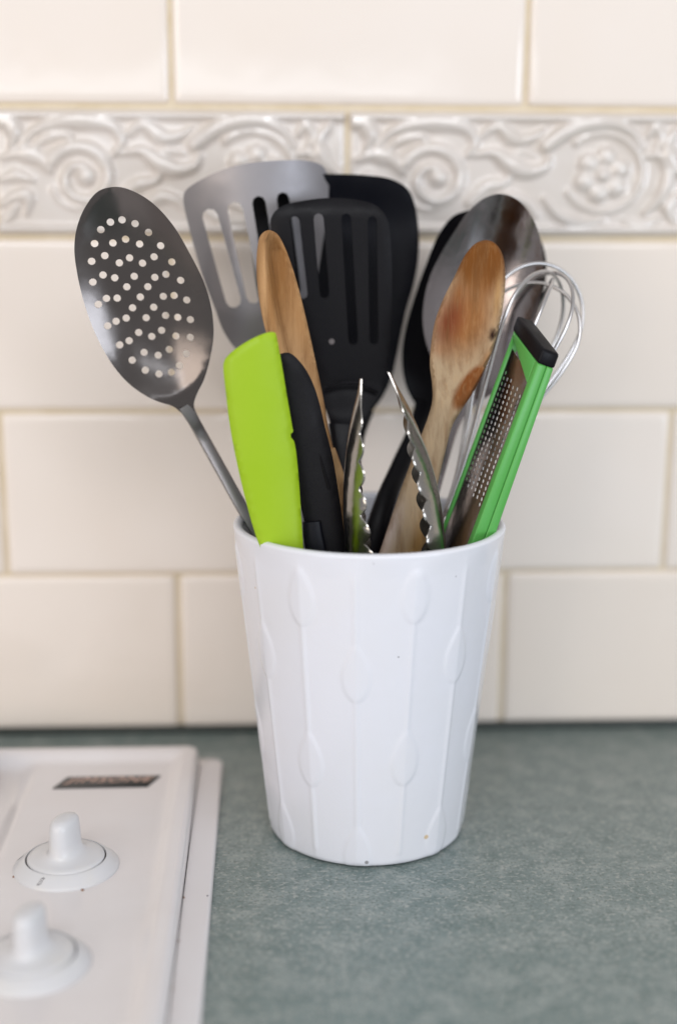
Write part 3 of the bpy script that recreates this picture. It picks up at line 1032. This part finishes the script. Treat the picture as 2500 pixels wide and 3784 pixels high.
# --- steel serving spoon
ss_ = empty('serving_spoon', tuple(base_pt(-0.010, -0.014)), 'large steel serving spoon behind the stained wooden spoon', 'spoon')
pl = Plane(0.060, 0.03, -0.06)
out = [(1160, 449), (1122, 459), (1086, 489), (1052, 537), (1021, 588), (996, 640), (983, 690), (979, 740), (986, 790), (1003, 835), (1036, 885), (1078, 922), (1110, 928), (1148, 905), (1188, 858), (1222, 795), (1245, 725), (1256, 655), (1258, 600), (1250, 548), (1230, 500), (1200, 464)]
sheet('bowl', pl, out, M_STEEL, ss_, (), bowl(0.014, pl.uv(1115, 690)), 0.0012, 0.0032)
strap('handle', [P(1085, 915, .058), P(1062, 960, .052), P(1020, 1080, .030), base_pt(-0.010, -0.014)], [.014, .0075, .007, .012], [.0016, .003, .003, .0024], M_STEEL, ss_)

# --- balloon whisk
wk = empty('whisk', tuple(base_pt(-0.028, -0.020)), 'balloon whisk of thin steel wire loops behind the green grater', 'whisk')
A0, A1 = P(1038, 1195, 0.016), P(1291, 621, 0.046)
ax = A1 - A0; Lw = np.linalg.norm(ax); ax /= Lw
e1 = np.cross(ax, [0, -1.0, 0]); e1 /= np.linalg.norm(e1); e2 = np.cross(ax, e1)
for i in range(5):
    th = math.radians(8 + 36 * i)
    dirv = e1 * math.cos(th) + e2 * math.sin(th)
    sc = (1.0, .97, .95, .98, .93)[i]
    half = [(0.0, .0022), (.15, .0045), (.35, .0105), (.55, .0185), (.72, .0240), (.84, .0245), (.93, .0190), (.985, .0095)]
    path = [A0 + ax * (Lw * s * sc) + dirv * r * 1.06 for s, r in half] + [A0 + ax * Lw * sc] + [A0 + ax * (Lw * s * sc) - dirv * r * 1.06 for s, r in half[::-1]]
    strap('wire_loop', path, [.0020] * len(path), [.0020] * len(path), M_WIRE, wk, np.cross(ax, dirv), 8, 2.0, 0.0035)
strap('handle', [A0 + ax * 0.004, A0 - ax * 0.01, base_pt(-0.028, -0.020)], [.006, .009, .012], [.006, .009, .012], M_STEEL, wk)

# --- wooden spoon, right, stained
wr = empty('wooden_spoon', tuple(base_pt(-0.030, -0.012)), 'stained wooden spoon in front of the big steel spoon', 'spoon')
pl = Plane(-0.006, 0.14, 0.0)
out = [(1130, 555), (1106, 561), (1080, 589), (1055, 640), (1030, 690), (1011, 740), (1001, 795), (998, 845), (1003, 890), (1003, 930), (994, 965), (980, 1003), (958, 1060), (925, 1150), (884, 1272), (872, 1310), (930, 1322), (982, 1310), (992, 1260), (1004, 1180), (1020, 1100), (1036, 1035), (1050, 985), (1068, 955), (1100, 905), (1130, 845), (1150, 788), (1161, 745), (1170, 690), (1173, 635), (1166, 588), (1150, 563)]


def wr_depth(V, o):
    c, t1 = pl.uv(1086, 745), pl.uv(1140, 570)
    ax_ = (t1 - c) / np.linalg.norm(t1 - c)
    d = V - c
    al = (d @ ax_) / 0.043; ac = (d @ np.array([ax_[1], -ax_[0]])) / 0.0165
    hz = np.clip((pl.uv(1000, 1000)[1] - V[:, 1]) / 0.06, 0, 1)
    return -0.0065 * np.clip(1 - al ** 2 - ac ** 2, 0, 1) - 0.002 * hz * 0


o = sheet('bowl', pl, out, M_WOOD1, wr, (), wr_depth, 0.0075, 0.0015, 0.0015, 50, edge_round=0.0030)
PALE, AMB, RED, ORG, BURN = srgb(178, 154, 124), srgb(122, 74, 30), srgb(122, 56, 32), srgb(126, 70, 26), srgb(44, 26, 22)
stains_and_shading(o, PALE, [(1118, 605, 95, 130, 0.3, AMB, 1.0, 0.4), (1080, 740, 85, 135, 0.35, srgb(154, 104, 60), 0.95, 0.25), (1040, 745, 55, 110, 0.3, RED, 0.85, 0.1), (1060, 680, 20, 40, 0.2, srgb(148, 90, 42), 0.6, 0.1), (1020, 810, 40, 30, 0, srgb(168, 120, 84), 0.5, 0.1),
                 (1086, 897, 25, 68, 0.585, ORG, 0.97, 0.75), (1130, 830, 18, 50, 0.4, srgb(176, 124, 76), 0.6, 0.2), (1152, 690, 13, 90, 0.1, srgb(190, 150, 100), 0.7, 0.2), (1141, 775, 10, 20, 0.2, BURN, 1.0, 0.5),
                 (965, 1270, 34, 170, 0.3, srgb(158, 122, 72), 0.85, 0.1), (900, 1240, 34, 130, 0.35, srgb(206, 188, 178), 0.8, 0.1)])  # handle: lit pale left side and shaded brown middle put into the colour
o = strap('handle', [P(930, 1285, -.006), P(928, 1330, -.008), base_pt(-0.030, -0.012)], [.017, .018, .018], [.0065, .008, .010], M_WOOD1, wr, (0, -1, 0), 14, 2.2)
stains_and_shading(o, PALE, [])

# --- hand grater with green frame
gr = empty('hand_grater', tuple(base_pt(0.004, -0.036)), 'fine hand grater in a green plastic frame with black end cap', 'grater')
Bq, Tq = P(1090, 1262, -0.026), P(1247, 838, -0.022)
a = Tq - Bq; Lg = np.linalg.norm(a); a = a / Lg
w = np.array([-.0065, .030, .0115])
Wg = np.linalg.norm(w); w /= Wg
nn = np.cross(a, w)
if nn[1] > 0: nn = -nn
nn /= np.linalg.norm(nn)


def gp(s, t, q):                                             # across, along, out of the blade
    return Bq + a * t + w * s + nn * q


def gbox(name, s0, s1, t0, t1, q0, q1, mt, parent, bev, skew0=0.0, skew1=0.0, qb=None, qt=None):
    b0, b1 = qb or (q0, q1)
    c0, c1 = qt or (q0, q1)
    return hexa(name, [gp(s0, t0, b0), gp(s1, t0 + skew0, b0), gp(s1, t0 + skew0, b1), gp(s0, t0, b1), gp(s0, t1, c0), gp(s1, t1 + skew1, c0), gp(s1, t1 + skew1, c1), gp(s0, t1, c1)], mt, parent, bev)


gbox('frame', -.0030, .0016, -.09, Lg, 0, 0, M_GREEN, gr, 0.0007, qb=(-.0056, .0014), qt=(-.0036, .0014))
gbox('frame_half', -.0030, .0016, -.09, Lg, 0, 0, M_GREEN, gr, 0.0007, qb=(-.0122, -.0059), qt=(-.0078, -.0039))
gbox('frame_rail', Wg - .0006, Wg + .0010, -.09, Lg + .002, -.0040, .0006, M_GREEN, gr, 0.0003)
gbox('cross_bar', .0012, Wg - .0010, Lg - .0120, Lg - .0002, -.0030, .0016, M_GREEN, gr, 0.0005, skew0=.0095)
gbox('end_cap', -.0032, Wg + .0014, Lg - .0002, Lg + .0076, -.0083, .0019, M_BLACK, gr, 0.0014)
# perforated blade
holes = []
nc, nr = 6, 21
for i in range(nc):
    for j in range(nr):
        hx = 0.0036 + (Wg - 0.0066) * (i + 0.5) / nc; hy = 0.018 + (Lg - 0.036) * (j + (0.5 if i % 2 else 0)) / nr
        holes.append(circle((hx, hy), 0.00104, 8))
out2 = np.array([(0.002, -0.07), (Wg - 0.002, -0.07), (Wg - 0.002, Lg - 0.008), (0.002, Lg - 0.008)])
dens = []
for i in range(4):
    p0, p1 = out2[i], out2[(i + 1) % 4]
    k = int(np.linalg.norm(p1 - p0) / 0.003)
    dens += [p0 + (p1 - p0) * t / k for t in range(k)]
V2, T2 = tri2d(np.array(dens), holes, 0.0022)
bulge = lambda V: 0.0010 * (1 - ((V[:, 0] - Wg / 2) / (Wg / 2)) ** 2)
fr3 = np.array([gp(x, y, q - 0.0005) for (x, y), q in zip(V2, bulge(V2))])
solid('blade', fr3, fr3 - nn * 0.0004, T2, M_STEEL, gr)

# --- lime silicone spatula
lm = empty('silicone_spatula', tuple(base_pt(0.006, -0.040)), 'bright lime green silicone spatula with a small notch in its edge', 'spatula')
pl = Plane(-0.040, 0.06, 0.06)
out = [(519, 842), (522, 834), (535, 819), (560, 800), (590, 783), (615, 773), (632, 770), (639, 772), (643, 786), (655, 852), (668, 930), (679, 993), (680.5, 1003), (675, 1008), (675.5, 1016), (682, 1024), (686, 1040), (692, 1092), (699, 1190), (704, 1272), (708, 1340), (650, 1350), (622, 1310), (600, 1262), (580, 1200), (555, 1100), (535, 1000), (523, 905), (518, 855)]
sheet('blade', pl, out, M_LIME, lm, (), lambda V, o: -0.0030 * ((V[:, 0] - pl.uv(600, 1000)[0] - 0.1 * (pl.uv(600, 1000)[1] - V[:, 1])) / 0.016) ** 2, 0.0055, 0.0022, 0.0012, 35, edge_round=0.0014)
strap('handle', [P(672, 1330, -.040), P(690, 1400, -.040) * [1, 0, 1] + [0, -.036, 0], base_pt(0.006, -0.036)], [.014, .012, .012], [.005, .007, .009], M_LIME, lm)

# --- black spatula right behind it
bs = empty('rubber_spatula', tuple(base_pt(0.020, -0.028)), 'matt black rubber spatula with a raised rib beside the lime one', 'spatula')
pl = Plane(-0.024, 0.04, 0.1)
out = [(640, 835), (652, 822), (672, 819), (700, 844), (722, 880), (740, 930), (753, 985), (772, 1060), (787, 1150), (798, 1235), (804, 1330), (740, 1330), (712, 1230), (690, 1130), (668, 1000), (648, 900)]
sheet('blade', pl, out, M_BLACK3, bs, (), lambda V, o: -0.003 * ((V[:, 0] - pl.uv(725, 1050)[0] - 0.18 * (pl.uv(725, 1050)[1] - V[:, 1])) / 0.014) ** 2, 0.006, 0.003, 0.002, 38, edge_round=0.0016)
strap('rib', [P(719, 985, -.0225), P(735, 1035, -.0235), P(750, 1090, -.0245), P(762, 1132, -.0250)], [.0016] * 4, [.0024] * 4, M_BLACK3, bs, (0, -1, 0), 8, 2)
strap('handle', [P(722, 1208, -.0265), P(731, 1270, -.0270), base_pt(0.020, -0.028)], [.0090, .0105, .012], [.006, .009, .010], M_BLACK2, bs, (0, -1, 0), 12, 4)

# --- scalloped tongs
tg = empty('tongs', tuple(base_pt(0.004, -0.030)), 'steel tongs standing jaws up, with scalloped edges', 'tongs')


def tong_arm(table, sign, Y0, bottom):
    """table rows: u, v, curl width in grid units, half depth (m)"""
    T = np.array([np.concatenate([P(u, v, Y0 + 0.02 * (1280 - v) / 400 * 0.3), [wd * 0.000203, hd]]) for u, v, wd, hd in table])
    C = catmull(T, False, 0.0014)
    n = len(C)
    arc = np.concatenate([[0], np.cumsum(np.linalg.norm(np.diff(C[:, :3], axis=0), axis=1))])
    m = 17
    fr_, bk_ = [], []
    for i in range(n):
        p, wd, hd = C[i, :3], C[i, 3], C[i, 4]
        sc = abs(math.sin(math.pi * (arc[i] - 0.012) / 0.0132)) ** 0.75 if arc[i] > 0.012 else 0.4
        amp = 0.26 * min(1, max(0, (arc[i] - 0.008) / 0.02))
        for j in range(m):
            ph = -1 + 2 * j / (m - 1)
            ph2 = ph * (0.93 + amp * (sc - 0.45) * abs(ph) ** 3)
            fr_.append(p + np.array([sign * wd * abs(ph2) ** 1.55, hd * ph2, 0]))
    fr_ = np.array(fr_)
    T3 = []
    for i in range(n - 1):
        for j in range(m - 1):
            q = i * m + j
            T3 += [(q, q + 1, q + m + 1), (q, q + m + 1, q + m)]
    back = fr_ + np.array([sign * 0.0008, 0, 0])
    arm = solid('arm', fr_, back, np.array(T3), M_TONGS, tg, 50)
    end = C[-1, :3]
    strap('arm_strip', [end + [sign * .001, 0, .012], end, (end + bottom) / 2, bottom], [.016, .014, .013, .012], [.0012] * 4, M_STEEL, arm, (sign, 0, 0.05), 8, 4)


tong_arm([(833, 877, 2, .0012), (828, 910, 6, .004), (817, 955, 17, .0085), (808, 1000, 25, .0115), (800, 1060, 34, .0135), (795, 1130, 41, .0145), (795, 1200, 48, .015), (799, 1280, 58, .015), (806, 1360, 60, .014)], 1, -0.034, np.array([0.001, -0.030, 0.016]))
tong_arm([(903, 862, 2, .0012), (922, 897, 7, .004), (948, 945, 17, .0085), (974, 1005, 27, .0115), (998, 1070, 40, .0135), (1016, 1140, 44, .0145), (1027, 1210, 44, .015), (1033, 1280, 44, .015), (1034, 1360, 44, .014)], -1, -0.034, np.array([0.007, -0.030, 0.016]))
strap('hinge', [np.array([0.0, -0.037, 0.017]), np.array([0.008, -0.023, 0.017])], [.008, .008], [.008, .008], M_STEEL, tg, (0, 0, 1), 12, 2)
